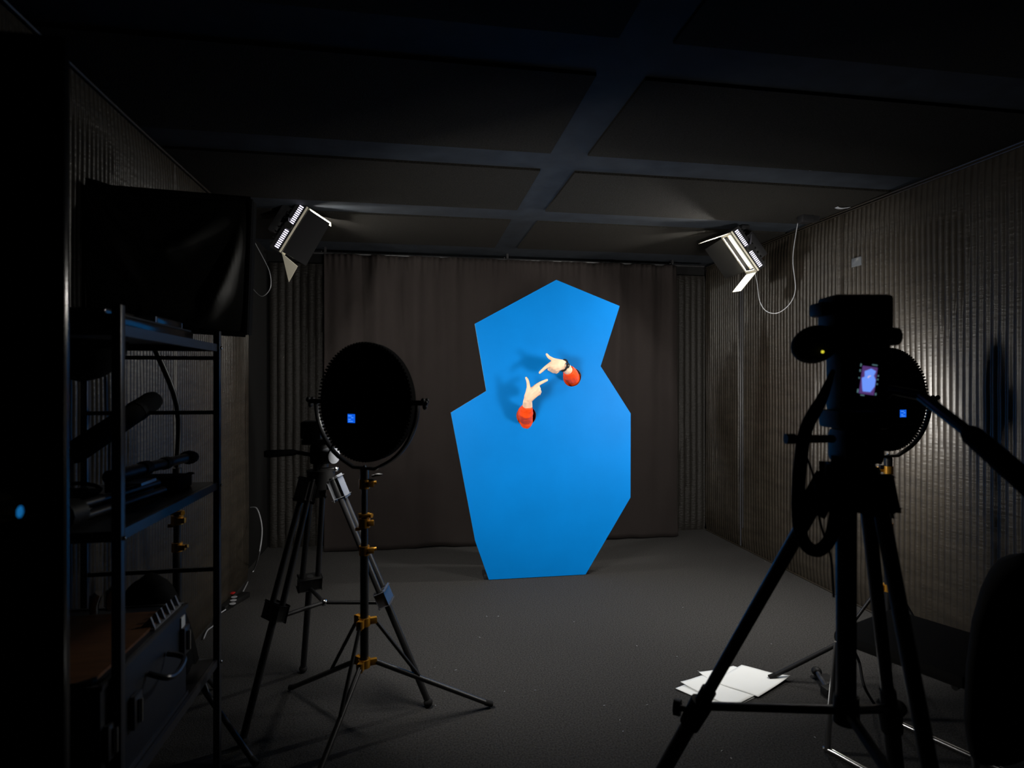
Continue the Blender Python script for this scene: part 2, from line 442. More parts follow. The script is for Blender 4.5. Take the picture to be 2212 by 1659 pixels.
fing([(1138.6, 857, 4.008, .0190), (1140.8, 848, 3.998, .0165), (1141.8, 837, 3.992, .0120), (1140.6, 826, 3.988, .0096), (1138.8, 820, 3.988, .0088), (1136.6, 816.0, 3.991, .0072)])
fing([(1143, 846, 4.000, .0150), (1149.5, 840, 3.996, .0130)])
# ---- upper hand
wrist(cB, wB, Vector((0.30, 0, 1.0)), .0105)
fing([(1214.5, 786.5, 4.016, .021), (1203, 784, 3.995, .0155), (1191.0, 784.8, 3.987, .0125), (1178.6, 793.6, 3.985, .0102), (1171.6, 799.8, 3.987, .0092), (1166.1, 805.0, 3.990, .0080)])
fing([(1214.5, 788.5, 4.013, .021), (1203, 789, 3.991, .0155), (1192.0, 790.6, 3.982, .0130), (1186.2, 797.6, 4.012, .0108), (1190, 800.2, 4.036, .0098), (1196, 797.5, 4.034, .0088)])
fing([(1214.8, 790.0, 4.014, .021), (1205, 793, 3.992, .0155), (1196.6, 795.6, 3.985, .0128), (1192.4, 801.4, 4.018, .0104), (1196, 803.6, 4.038, .0095), (1201, 800.5, 4.034, .0086)])
fing([(1215.5, 791.5, 4.017, .020), (1208, 796, 3.998, .0150), (1202.0, 798.8, 3.996, .0120), (1198.8, 803.2, 4.024, .0094), (1201.8, 804.6, 4.040, .0088), (1206, 801.5, 4.034, .0080)])
fing([(1214, 783.0, 4.010, .0185), (1206, 781.0, 4.000, .0165), (1195.0, 777.0, 3.992, .0122), (1186.5, 772.2, 3.988, .0098), (1183.4, 769.0, 3.988, .0088), (1181.0, 765.2, 3.991, .0072)])
fing([(1203, 783, 4.000, .0140), (1195, 781.5, 3.996, .0120)])
B.done('body', M_SKIN, person, 0.0034, smooth=3, fac=0.5)
# shirt
T = Blob()
for s in (-1, 1):
    T.chain([(Vector((CXP + s * .06, PYY, 0.88)), .125), (Vector((CXP + s * .055, PYY, 1.10)), .122), (Vector((CXP + s * .065, PYY, 1.30)), .122)])
T.chain([(shR, .075), (Vector((CXP, PYY, 1.40)), .085), (shL, .075)])
sA = H(1135.2, 890.5, 4.100); sB = H(1232.5, 808.0, 4.130)
T.chain([(shR, .075), (eA, .062), (hA + Vector((0, .01, 0)), .050)])
T.frustum(H(1139.4, 876.5, 4.048), .0355, sA, .054); T.chain([(sA, .0540), (hA, .050)])
T.chain([(shL, .075), (eB, .062), (hB + Vector((0, .01, 0)), .052)])
T.frustum(H(1228.0, 800.0, 4.085), .0400, sB, .0535); T.chain([(sB, .0530), (hB, .052)])
T.done('shirt', M_RED, person, 0.005, smooth=2, fac=0.4, wrinkle=0.0035)
G = Blob()
for s in (-1, 1):
    G.chain([(Vector((CXP + s * .075, PYY, 0.92)), .112), (Vector((CXP + s * .09, PYY, 0.50)), .080), (Vector((CXP + s * .09, PYY + .02, 0.12)), .070)])
G.done('trousers', M_TROU, person, 0.012, smooth=2)
for s in (-1, 1):
    MB().ball((CXP + s * .10, PYY - .06, 0.048), 0.06, (0.8, 2.1, 0.8), 3).build('shoe', M_BLKR, person)
hb = MB(); hb.ball((CXP, PYY + .012, 1.655), .100, (0.86, 1.0, 1.12), 3)
bmesh.ops.delete(hb.bm, geom=[v for v in hb.bm.verts if (v.co.y < PYY - .03 and v.co.z < 1.70) or v.co.z < 1.56], context='VERTS')
hb.build('hair', M_HAIR, person, solid=0.008)
# watch on the upper wrist
wd = ((cB - wB).normalized() + (wB - H(1196, 791, 3.985)).normalized()).normalized()
wc = wB.lerp(cB, 0.12)
side = Vector((0.30, 0, 1.0)); side = (side - wd * side.dot(wd)).normalized()
face_n = side.cross(wd).normalized()
if face_n.y > 0: face_n = -face_n
watch = MB()
ringp = [wc + side * (0.0355 * math.cos(a)) + face_n * (0.0310 * math.sin(a)) for a in [k * 2 * math.pi / 28 for k in range(29)]]
watch.tube(ringp, 0.0105, 8, cap=False, flat=(0.4, 1.0))
wo = watch.build('wristwatch', M_BLK, person)
fc = wc + face_n * 0.0300 + side * 0.003
wcs = MB().cyl(fc - face_n * .004, fc + face_n * .007, 0.0200, 0.0195, 24).build('watch_case', M_CHROME, wo)
MB().cyl(fc + face_n * .0075, fc + face_n * .0088, 0.0160, 0.0160, 24).build('watch_dial', M_BLK, wo)
hnd = MB(); hnd.box(fc + face_n * .0094 + side * .004, (.002, .001, .010)).box(fc + face_n * .0094 + wd * .003, (.008, .001, .002))
hnd.build('watch_hands', M_WHITE, wo)

# ================================================================= LIGHT STANDS
def make_stand(label, spread=((0, .535), (120, .535), (240, .535))):
    t = thing('light_stand', label, 'light stand')
    MB().cyl((0, 0, .27), (0, 0, .74), .0165).build('pole', M_BLKM, t)
    MB().cyl((0, 0, .72), (0, 0, .86), .0135).cyl((0, 0, .86), (0, 0, 1.005), .0115).build('pole_section', M_BLKM, t)
    MB().cyl((0, 0, .985), (0, 0, 1.057), .017).cyl((0, 0, 1.057), (0, 0, 1.068), .006).build('spigot', M_BLKM, t)
    k = MB().box((.022, -.006, 1.012), (.03, .016, .018), bev=.004).cyl((.03, 0, 1.03), (.062, -.01, 1.036), .005)
    k.ball((.055, -.01, 1.036), .011, (1.6, .6, .5)).build('wing_knob', M_BLKM, t)
    def collar(z, big, name='collar'):
        c = MB().cyl((0, 0, z - .018), (0, 0, z + .018), .0205 if not big else .023)
        c.box((.022, -.012, z), (.028, .022, .022), bev=.004)
        if big: c.cyl((0.01, 0, z + .03), (.028, -.016, z + .03), .009).box((.0, 0, z + .03), (.046, .035, .014), bev=.004).cyl((-.015, 0, z - .022), (-.034, -.006, z - .022), .007)
        else: c.cyl((.03, -.012, z + .004), (.046, -.014, z + .006), .007)
        return c.build(name, M_GOLD, t)
    collar(.735, False); collar(.845, True); collar(1.0, False)
    for z, nm in ((.451, 'brace_collar'), (.285, 'leg_hub')):
        c = MB().cyl((0, 0, z - .016), (0, 0, z + .016), .024)
        for a, _r in spread:
            d = Vector((math.cos(R(a)), math.sin(R(a)), 0))
            c.box(d * .033 + Vector((0, 0, z)), (.034, .018, .026), rot=Euler((0, 0, R(a))), bev=.004)
        c.build(nm, M_GOLD, t)
    for a, rl in spread:
        d = Vector((math.cos(R(a)), math.sin(R(a)), 0))
        top = d * .045 + Vector((0, 0, .283)); foot = d * rl + Vector((0, 0, .013))
        lg = MB().cyl(top, foot, .0105, .0105, 12).build('leg', M_BLKM, t)
        MB().cyl(top.lerp(foot, .95), foot + d * .006, .0125, .0125, 12).build('rubber_tip', M_BLKR, lg)
        MB().cyl(d * .045 + Vector((0, 0, .447)), top.lerp(foot, .36) + Vector((0, 0, .008)), .0075, .0075, 10).build('brace', M_BLKM, t)
    return t
def gz(u, t): 
    p = P(u, 829.5, t); return Vector((p.x, p.y, 0))
ST_L, ST_R = gz(787, 2.36), gz(1919, 2.75)
stand = make_stand('black light stand with gold collars, left of the blue board, spread legs fully visible')
stand.location = ST_L; stand.rotation_euler = (0, 0, R(12)); stand['group'] = 'light stands with gold collars'
copy_tree(stand, 'black light stand with gold collars by the right wall behind the camera tripod', ST_R, R(166.7), 'light stands with gold collars')
ST_S = Vector((-0.955, 2.60, 0))
s3 = make_stand('black light stand behind the metal shelf that carries the draped softbox', ((-40, .50), (80, .30), (205, .19)))
s3.location = ST_S; s3['group'] = 'light stands with gold collars'

# ================================================================= ROUND LED PANELS
def make_led(label):
    t = thing('round_light_panel', label, 'studio light', group='round light panels')
    r0, hz = 0.237, 0.268
    c = Vector((0, 0, hz))
    b = MB()
    prof = [(0.0, -.030), (.16, -.030), (.205, -.024), (.226, -.012), (r0, .000), (r0, .024), (.228, .030), (.218, .028)]
    seg = 72; rings = []
    for (r, y) in prof:
        rings.append([b.bm.verts.new(c + Vector((max(r, .0005) * math.cos(k * 2 * math.pi / seg), y, max(r, .0005) * math.sin(k * 2 * math.pi / seg)))) for k in range(seg)])
    for a, q in zip(rings, rings[1:]):
        for k in range(seg): b.bm.faces.new((a[k], a[(k + 1) % seg], q[(k + 1) % seg], q[k]))
    b.bm.faces.new(rings[0])
    # cooling teeth round the rim
    for k in range(96):
        a = k * 2 * math.pi / 96
        d = Vector((math.cos(a), 0, math.sin(a)))
        b.box(c + d * (r0 - .002) + Vector((0, -.006, 0)), (.010, .012, .006), rot=Euler((0, -a, 0)))
    b.build('housing', M_BLKC, t)
    b = MB().cyl(c + Vector((0, .025, 0)), c + Vector((0, .028, 0)), .219, .219, 64)
    b.build('diffuser', M_DIFF, t)
    MB().box(c + Vector((0, -.050, -.035)), (.17, .045, .16), bev=.012).build('control_box', M_BLKC, t)
    lc = c + Vector((0, -.0735, -.062))
    dsp = MB().box(lc, (.036, .003, .034)).build('display', M_LCD, t)
    tx = MB()
    for (x, z, wd_) in ((-.006, .010, .018), (.006, .003, .010), (-.008, -.004, .012), (-.002, -.011, .022)):
        tx.box(lc + Vector((x, -.002, z)), (wd_, .001, .0025))
    tx.build('display_characters', M_LCDT, dsp)
    # yoke
    y = MB()
    pts = [c + Vector((-.263, 0, .01))] + arc(c, .263, math.pi, math.pi * 1.36, 10) + [Vector((-.055, 0, .004)), Vector((.055, 0, .004))] + arc(c, .263, math.pi * 1.64, 2 * math.pi, 10) + [c + Vector((.263, 0, .01))]
    y.tube(pts, .0125, 8, flat=(1.0, .6))
    y.build('yoke', M_STEEL, t)
    MB().cyl((0, 0, -.004), (0, 0, .016), .006).build('bolt', M_CHROME, t)
    for s in (-1, 1):
        k = MB().cyl(c + Vector((s * .232, 0, 0)), c + Vector((s * .290, 0, 0)), .010)
        for a in range(3):
            q = 2 * math.pi * a / 3 + .5
            k.ball(c + Vector((s * .296, math.cos(q) * .014, math.sin(q) * .014)), .012, (.6, 1, 1))
        k.ball(c + Vector((s * .296, 0, 0)), .012).build('tilt_knob', M_BLK, t)
    return t
led = make_led('round black light panel on the stand left of the blue board')
led.location = ST_L + Vector((0, 0, 1.060)); led.rotation_euler = (0, 0, R(-37))
led2 = copy_tree(led, 'round black light panel half hidden behind the camera by the right wall', ST_R + Vector((0, 0, 1.060)), R(8), 'round light panels')
def lamp(name, kind, power, col, parent, loc, rot, size, size_y=None, shape='DISK', spread=None):
    l = bpy.data.lights.new(name, 'AREA'); l.energy = power; l.color = col; l.shape = shape; l.size = size
    if size_y: l.size_y = size_y
    if spread: l.spread = spread
    o = bpy.data.objects.new(name, l); COL.objects.link(o)
    o.parent = parent; o.location = loc; o.rotation_euler = rot
    return o
for (t, e) in ((led, LED_LEFT), (led2, LED_RIGHT)):
    lamp('panel_light', 'AREA', e, LED_COL, t, (0, .078, .268), (R(77), 0, 0), .43, spread=R(178))

# ================================================================= CEILING TUBE FIXTURES
def make_fixture(label, base, L, N, ctr, near_door, far_door, watts):
    """L: long axis, N: direction the light faces, ctr: centre of the mouth, base: ceiling point"""
    t = thing('barn_door_lamp', label, 'studio light', base, group='tube lamps with barn doors under the ceiling')
    L = L.normalized(); N = (N - L * N.dot(L)).normalized(); W = N.cross(L).normalized()
    if W.y > 0: W = -W            # W points to the camera side
    M = Matrix((L, W, N)).transposed().to_4x4(); M.translation = ctr
    ll, ww, dd = .34, .17, .075
    # housing: open box with ribbed back
    b = MB()
    b.box((0, 0, -dd), (ll, ww, .008)); b.box((0, ww / 2, -dd / 2), (ll, .006, dd)); b.box((0, -ww / 2, -dd / 2), (ll, .006, dd))
    for s in (-1, 1): b.box((s * ll / 2, 0, -dd / 2), (.006, ww, dd))
    for k in range(9): b.box(((k - 4) * ll / 9.5, 0, -dd - .012), (.006, ww * .9, .018))
    b.box((.02, 0, -dd - .045), (.20, .11, .06), bev=.006)
    b.xf(M).build('housing', M_BLKM, t)
    b = MB()
    for s in (-1, 1): b.box((0, s * (ww / 2 - .012), -.002), (ll, .02, .005)); b.box((s * (ll / 2 - .010), 0, -.002), (.02, ww, .005))
    b.box((0, ww / 2 + .004, -.010), (ll, .004, .012)).box((0, -ww / 2 - .004, -.010), (ll, .004, .012))
    b.box((0, 0, -dd + .006), (ll - .02, ww - .01, .003))
    b.xf(M).build('reflector_frame', M_CREAM, t)
    for s in (-1, 1):
        b = MB().cyl((-.125, s * .038, -.042), (.125, s * .038, -.042), .019, .019, 18)
        tb = b.xf(M).build('tube', M_TUBE, t)
        for e in (-1, 1): MB().cyl((e * .150, s * .038, -.042), (e * .125, s * .038, -.042), .021).xf(M).build('tube_cap', M_CREAM, tb)
    for sg in (-1, 1):
        b = MB()
        for k in range(10): b.box((sg * (.030 + k * .0135), ww / 2 + .0035, -.042), (.0065, .002, .026))
        b.xf(M).build('vent_slots', M_SLOT, t)
    # end doors, cream inside
    for s, spl in ((-1, .052), (1, .052)):
        spl = .004 if (near_door and s > 0) else (.075 if near_door else .052)
        a = (s * ll / 2, ww / 2 - .01, .002); d = (s * ll / 2, -ww / 2 + .01, .002)
        q = (s * (ll / 2 + spl), -ww / 2 - .03, .150); r_ = (s * (ll / 2 + spl), ww / 2 - .06, .150)
        if near_door and s < 0: q = (-ll / 2 - .13, -ww / 2 + .02, .11); r_ = (-ll / 2 - .02, ww / 2 - .02, .12)
        MB().quad(a, d, q, r_, .003).xf(M).build('barn_door', M_CREAM, t, smooth=False)['label'] = 'cream barn door'
    if near_door:
        MB().quad((-ll / 2 + .01, ww / 2, .002), (ll / 2 - .01, ww / 2, .002), (ll / 2 - .015, ww / 2 + .008, .155), (-ll / 2 + .01, ww / 2 + .008, .165), .003).xf(M).build('barn_door', M_BLKM, t, smooth=False)['label'] = 'black barn door'
    if far_door:
        MB().quad((-ll / 2 + .02, -ww / 2, .002), (ll / 2 - .02, -ww / 2, .002), (ll / 2 - .03, -ww / 2 - .19, .070), (-ll / 2 + .03, -ww / 2 - .19, .070), .003).xf(M).build('barn_door', M_BLKC, t, smooth=False)['label'] = 'black barn door'
    # yoke and knob
    kn = M @ Vector((0, ww / 2 + .024, -.045)); kf = M @ Vector((0, -ww / 2 - .024, -.045))
    MB().cyl(M @ Vector((0, ww / 2, -.045)), M @ Vector((0, ww / 2 + .044, -.045)), .026, .024, 18).build('tilt_knob', M_BLK, t)
    top = Vector((ctr.x * .5 + base[0] * .5, 0, HC - .10))
    y = MB()
    for e in (kn, kf): y.box((e + Vector((top.x - e.x, 0, top.z - e.z)) / 2), (.032, .006, 1), rot=None) if False else y.tube([e, Vector((base[0], e.y, HC - .09))], .014, 8, flat=(1, .3))
    y.tube([Vector((base[0], kn.y, HC - .09)), Vector((base[0], kf.y, HC - .09))], .014, 8, flat=(1, .35))
    y.build('yoke', M_BLKM, t)
    c = MB().cyl((base[0], (kn.y + kf.y) / 2, HC - .10), (base[0], (kn.y + kf.y) / 2, HC - .012), .016).box((base[0], (kn.y + kf.y) / 2, HC - .022), (.06, .09, .03), bev=.005)
    c.cyl((base[0] - .05, (kn.y + kf.y) / 2, HC - .06), (base[0], (kn.y + kf.y) / 2, HC - .06), .009).build('ceiling_clamp', M_BLKM, t)
    cl = MB().ball((base[0] - .055, (kn.y + kf.y) / 2 - .02, HC - .06), .010).build('clamp_screw', M_CHROME, t)
    z = -N; rot = Matrix((L, W, N)).transposed()
    # area light inside the mouth
    l = bpy.data.lights.new('tube_light', 'AREA'); l.energy = watts; l.color = TUBE_COL; l.shape = 'RECTANGLE'; l.size = .26; l.size_y = .10
    lo = bpy.data.objects.new('tube_light', l); COL.objects.link(lo); lo.parent = t
    zz = -N; xx = L; yy = zz.cross(xx)
    m4 = Matrix((xx, yy, zz)).transposed().to_4x4(); m4.translation = (ctr - N * .045) - Vector(base)
    lo.matrix_local = m4
    return t
fr_c = P(1595, 548, 4.27)
fl_c = P(640, 503, 3.86)
make_fixture('lit tube lamp with cream barn doors hung near the right wall', (P(1604, 490, 4.27).x, fr_c.y, HC), Vector((.61, 0, -.79)), Vector((-.79, .14, -.61)), fr_c, False, True, TUBE_RIGHT)
make_fixture('tube lamp with black barn door hung at the left above the softbox', (P(632, 450, 3.86).x, fl_c.y, HC), Vector((.50, 0, .87)), Vector((.87, .14, -.50)), fl_c, True, False, TUBE_LEFT)

# ================================================================= METAL SHELF
SX0, SX1, SY0, SY1 = -1.13, -0.70, 1.55, 2.27
shelf = thing('shelf_unit', 'dark metal shelving unit against the left wall loaded with gear', 'shelf', ((SX0 + SX1) / 2, (SY0 + SY1) / 2, 0))
for x in (SX0, SX1):
    for y in (SY0, SY1):
        MB().box((x, y, .795), (.022, .022, 1.59), bev=.002).build('post', M_STEEL, shelf)
for z in (0.40, 1.035, 1.53):
    h = MB().box(((SX0 + SX1) / 2, (SY0 + SY1) / 2, z + .010), (SX1 - SX0 - .02, SY1 - SY0 - .02, .006))
    sh = h.build('shelf_board', M_BLKM, shelf)
    r_ = MB()
    for x in (SX0 + .002, SX1 - .002): r_.box((x, (SY0 + SY1) / 2, z), (.012, SY1 - SY0 - .022, .026))
    for y in (SY0 + .002, SY1 - .002): r_.box(((SX0 + SX1) / 2, y, z), (SX1 - SX0 - .022, .012, .026))
    r_.build('shelf_frame', M_STEEL, shelf)
for z in (1.298, 0.735, 1.493):
    MB().box(((SX0 + SX1) / 2, SY1, z), (SX1 - SX0 - .022, .010, .014)).build('cross_rail', M_BLKM, shelf)
for (y, z) in ((SY0, 1.03), (SY1, 1.035), (SY1, 1.53), (SY1, .40)):
    MB().ball((SX1 + .012, y, z), .006).build('bolt', M_CHROME, shelf)

# things on the top shelf
TZ = 1.543
fl_case = thing('flat_case', 'flat black case lying on the top board of the metal shelf', 'case', (-.85, 1.93, TZ))
MB().box((-.86, 1.86, TZ + .014), (.27, .50, .028), bev=.004).build('body', M_GLOSSB, fl_case)
MB().box((-.86, 1.86, TZ + .031), (.265, .48, .006), bev=.002).build('lid', M_BLK, fl_case)
bar = thing('battery_pack', 'slim dark battery pack on top of the flat black case', 'battery', (-.80, 1.98, TZ + .034))
MB().box((-.775, 1.975, TZ + .046), (.06, .19, .022), bev=.004).build('body', M_GLOSSB, bar)
MB().box((-.775, 1.878, TZ + .046), (.056, .006, .018)).box((-.775, 2.072, TZ + .046), (.056, .006, .018)).build('end_cap', M_ALU, bar)
sl = MB().box((-.83, 1.74, TZ + .044), (.10, .16, .018), bev=.004)
tag(sl.build('small_box', M_GLOSSB), 'small dark box at the near end of the flat black case', 'box')
# drooping bag under the top shelf
bg = MB()
def bagf(s, t):
    a = s * 2 * math.pi; k = math.sin(math.pi * min(1, .5 + t * .5)) ** .5
    return Vector((-.875 + .105 * k * math.cos(a), 1.74 + .11 * k * math.sin(a), 1.515 - .11 * t))
bg.grid(bagf, 28, 10)
bag = thing('hanging_bag', 'black cloth bag hanging under the top board of the metal shelf', 'bag', (-.875, 1.74, 1.515))
bg.build('body', M_BLKC, bag)
MB().tube([(-.95, 1.74, 1.45), (-.95, 1.74, 1.52)], .006, 8).tube([(-.80, 1.74, 1.45), (-.80, 1.74, 1.52)], .006, 8).build('strap', M_BLKC, bag)

# gear on the middle shelf
MZ = 1.048
t1 = thing('folded_monopod', 'folded black monopod with a round foot lying on the middle shelf', 'monopod', (-.85, 1.9, MZ))
a0, a1 = P(235, 1062, 1.66), P(408, 995, 2.14)
a0.z = MZ + .090; a1.z = MZ + .086
MB().cyl(a0, a1, .019, .016).build('tube', M_BLKM, t1)
MB().ball(a1, .034, (1, 1, .75)).build('foot', M_BLKR, t1)
MB().cyl(a0.lerp(a1, .35), a0.lerp(a1, .42), .023).build('lock_ring', M_BLK, t1)
MB().cyl(a0.lerp(a1, .62), a0.lerp(a1, .68), .021).build('lock_ring', M_BLK, t1)
t2 = thing('folded_tripod', 'small folded black tripod lying on the middle shelf under the monopod', 'tripod', (-.85, 1.85, MZ))
for k, (dx_, dz_) in enumerate(((-.02, .02), (.02, .02), (0, .045))):
    p, q = Vector((-.84 + dx_, 1.60, MZ + dz_)), Vector((-.80 + dx_ * .9, 2.02, MZ + dz_ * .9))
    MB().cyl(p, q, .011).build('leg', M_BLKM, t2)
MB().cyl((-.845, 1.585, MZ + .03), (-.838, 1.64, MZ + .03), .036).build('head', M_BLK, t2)
MB().box((-.80, 1.90, MZ + .062), (.05, .10, .008)).build('clasp', M_ALU, t2)
t3 = thing('padded_tube_case', 'thick black tube case leaning diagonally on the middle shelf', 'case', (-.95, 1.9, MZ))
p, q = P(150, 985, 1.80), P(335, 862, 2.16)
MB().tube([p, p.lerp(q, .05), p.lerp(q, .95), q], [.028, .036, .036, .030], 18).build('tube', M_BLKC, t3)
MB().cyl(p.lerp(q, .74), p.lerp(q, .78), .038).build('strap', M_BLKR, t3)
MB().tube([p, Vector((p.x, p.y, MZ))], .012, 8).build('prop', M_BLKM, t3)
ck = MB()
pts = []
for k in range(120):
    a = k * .42; rr_ = .085 + .012 * math.sin(k * .31)
    pts.append(Vector((-.955 + rr_ * math.cos(a), 1.78 + rr_ * math.sin(a), MZ + .012 + .055 * k / 120 + .006 * math.sin(k))))
ck.tube(pts, .0055, 6)
tag(ck.build('cable_coil', M_BLKR), 'coil of black cable on the near left of the middle shelf', 'cable')
lb = MB().box((-.87, 2.14, MZ + .022), (.22, .13, .044), bev=.008)
tag(lb.build('gear_pouch', M_BLKC), 'flat black pouch at the far end of the middle shelf', 'pouch')

# flight case on the bottom shelf
BZ = 0.413
CXa, CXb, CYa, CYb, CZ = -1.10, -.715, 1.50, 2.02, .70
fc_ = thing('flight_case', 'dark flight case with metal edges and brown top on the bottom shelf', 'flight case', ((CXa + CXb) / 2, (CYa + CYb) / 2, BZ))
MB().box(((CXa + CXb) / 2, (CYa + CYb) / 2, (BZ + CZ) / 2), (CXb - CXa, CYb - CYa, CZ - BZ), bev=.004).build('body', M_NAVY, fc_)
MB().box(((CXa + CXb) / 2 - .01, (CYa + CYb) / 2 - .03, CZ + .004), (CXb - CXa - .03, CYb - CYa - .08, .008)).build('top_panel', M_PLY, fc_)
for z in (BZ + .006, CZ - .003):
    ed = MB()
    ed.box((CXb, (CYa + CYb) / 2, z), (.010, CYb - CYa + .006, .012)); ed.box(((CXa + CXb) / 2, CYa, z), (CXb - CXa + .006, .010, .012)); ed.box(((CXa + CXb) / 2, CYb, z), (CXb - CXa + .006, .010, .012))
    ed.build('edge_rail', M_STEEL, fc_)
fo = MB()
for k in range(6):
    x = CXb - .012; y = CYb - .20 + k * .035
    fo.bm.faces.ensure_lookup_table()
    fo.prism([(x - .05, y, CZ), (x, y, CZ), (x, y + .034, CZ), (x - .05, y + .034, CZ)], (0, .0, .004))
    fo.prism([(x - .045, y + .004, CZ + .004), (x - .002, y + .004, CZ + .004), (x - .02, y + .02, CZ + .030)], (0, .008, 0))
fo.build('foam_edge', M_GREY, fc_)
for (y, z) in ((1.99, .60), (1.66, .56), (1.53, .56)):
    l_ = MB().box((CXb + .008, y, z), (.012, .045, .085), bev=.003)
    lt = l_.build('latch', M_STEEL, fc_)
    MB().cyl((CXb + .018, y, z - .03), (CXb + .018, y, z + .03), .006).build('latch_bar', M_CHROME, lt)
hd = MB().tube(smooth_path([(CXb + .004, 1.74, .615), (CXb + .05, 1.74, .60), (CXb + .055, 1.80, .585), (CXb + .05, 1.86, .60), (CXb + .004, 1.86, .615)], 5), .008, 8)
hd.build('handle', M_STEEL, fc_)
MB().box((CXb + .002, CYb - .035, CZ - .045), (.004, .03, .04)).build('white_sticker', M_WHITE, fc_)
for k, (x, y, hh) in enumerate(((-.955, 1.965, .055), (-.92, 1.985, .062))):
    o = MB().tube([(x, y, CZ + .008), (x, y, CZ + hh * .6), (x + .004, y, CZ + hh), (x + .014, y, CZ + hh + .012)], [.012, .013, .016, .012], 14)
    tag(o.build('chrome_stud', M_CHROME), 'chrome stud standing on the flight case, %s of the pair' % ('left' if k == 0 else 'right'), 'stud', 'chrome studs on the flight case')
cl_ = MB()
cl_.grid(lambda s, t: Vector((-.99 + .24 * s, 2.03 + .20 * t, BZ + .02 + (CZ + .05 - BZ) * math.sin(math.pi * s) ** .4 * math.sin(math.pi * t) ** .4 + .02 * noise.noise(Vector((s * 5, t * 5, 1))))), 16, 14)
tag(cl_.build('cloth_bundle', M_BLKC, solid=.004), 'crumpled black cloth bundle behind the flight case', 'cloth')

# ================================================================= SOFTBOX
sb = thing('softbox', 'large black softbox with wrinkled fabric back above the metal shelf', 'softbox', (ST_S.x, ST_S.y, 1.075))
TL, TR, BR_, BL = P(184, 402, 2.12), P(541, 431, 2.40), P(530, 722, 2.40), P(197, 700, 2.12)
apex = [P(250, 640, 2.18), P(320, 640, 2.22), P(320, 700, 2.22), P(250, 700, 2.18)]
rim = [TL, TR, BR_, BL]
b = MB()
def pf(x, y):
    # x along the top from the wall side, y downwards
    p = rim[0].lerp(rim[1], x).lerp(rim[3].lerp(rim[2], x), y)
    e = (math.sin(math.pi * x) * math.sin(math.pi * y)) ** .6
    f = 0.0
    for (cx_, cy_, ang, wid, amp) in ((.17, .42, 66, .035, .050), (.30, .25, 48, .06, .030), (.86, .62, -72, .04, .045), (.66, .30, -40, .06, .030), (.93, .35, -82, .03, .03), (.75, .85, -55, .05, .03)):
        n_ = Vector((math.sin(R(ang)), -math.cos(R(ang))))
        d_ = (x - cx_) * n_.x + (y - cy_) * n_.y
        l_ = (x - cx_) * n_.y * -1 + (y - cy_) * n_.x
        f += amp * math.exp(-(d_ / wid) ** 2) * math.exp(-(l_ / .28) ** 2)
    f += .018 * noise.noise(Vector((x * 3, y * 3, 2)))
    top = .030 * math.exp(-(x / .18) ** 2) * (1 - y) - .014 * math.sin(math.pi * x) * (1 - y)
    bot = -.05 * math.sin(math.pi * min(1, x * 1.6)) * y if x < .62 else 0
    return p - FW * (f * e + .03 * e) + Vector((0, 0, top - bot * .6))
b.grid(pf, 60, 50)
b.build('fabric_shell', M_BLKF, sb, ang=80, solid=.004)
b = MB()
lip = [p + FW * .06 for p in rim]
for k in range(4): b.tube([rim[k], rim[(k + 1) % 4]], .012, 8); b.quad(rim[k], rim[(k + 1) % 4], lip[(k + 1) % 4], lip[k], .003)
b.build('rim', M_BLKC, sb)
MB().quad(*[p + FW * .03 for p in rim], .003).build('front_cloth', M_BLKC, sb)
ac = sum(apex, Vector()) / 4
hd0 = ac + FW * .03; hd1 = ac - FW * .012
MB().tube([hd0, hd1], [.055, .045], 20).build('lamp_head', M_BLKC, sb)
tp = ST_S + Vector((0, 0, 1.06))
MB().tube(smooth_path([tp, tp + Vector((0, 0, .25)), hd0 + FW * .10 + Vector((0, .0, -.12)), hd0 + FW * .02], 5), .011, 10).build('mount_arm', M_BLKM, sb)

# ================================================================= VIDEO TRIPOD (left)
fB, fR, fL = PF(655, 1453), PF(925, 1527), Vector((-.655, 2.42, 0))
ctr = (fB + fR + fL) / 3
apx = P(693, 1030, 2.55)
vt = thing('video_tripod', 'black video tripod with twin-tube legs and pan handle beside the left light stand', 'tripod', (ctr.x, ctr.y, 0))
knee_z = .30
joints = []
for f in (fB, fR, fL):
    d = Vector((f.x - apx.x, f.y - apx.y, 0)); dn = d.normalized()
    top = Vector((apx.x, apx.y, apx.z)) + dn * .055
    foot = Vector((f.x, f.y, .022))
    k = top.lerp(foot, .53)
    sidev = (foot - top).cross(dn).normalized()
    if sidev.length < .1: sidev = Vector((-dn.y, dn.x, 0))
    lg = MB()
    for s in (-1, 1): lg.cyl(top + sidev * s * .024, k + sidev * s * .036, .0125, .0125, 12)
    lo = lg.build('leg', M_BLKM, vt)
    MB().cyl(top.lerp(foot, .50), foot, .0150, .0140, 12).build('lower_tube', M_BLKM, lo)
    MB().box(k, (.100, .045, .06), rot=(foot - top).to_track_quat('Z', 'Y').to_matrix().to_4x4(), bev=.006).build('leg_lock', M_BLK if f is not fR else M_STEEL, lo)
    MB().box(top + (foot - top).normalized() * .05, (.062, .05, .085), rot=(foot - top).to_track_quat('Z', 'Y').to_matrix().to_4x4(), bev=.010).build('hinge', M_SILV if f is fR else M_BLK, lo)
    MB().ball(foot + Vector((0, 0, -.002)), .020, (1, 1, 1)).build('foot', M_BLKR, lo)
    joints.append(k - (foot - top).normalized() * -.03)
sc = sum(joints, Vector()) / 3 + Vector((0, 0, .0))
sp = MB()
for j in joints: sp.cyl(sc, j, .0085, .0085, 10)
sp.build('spreader', M_BLKM, vt)
MB().ball(sc, .016).build('spreader_hub', M_CHROME, vt)
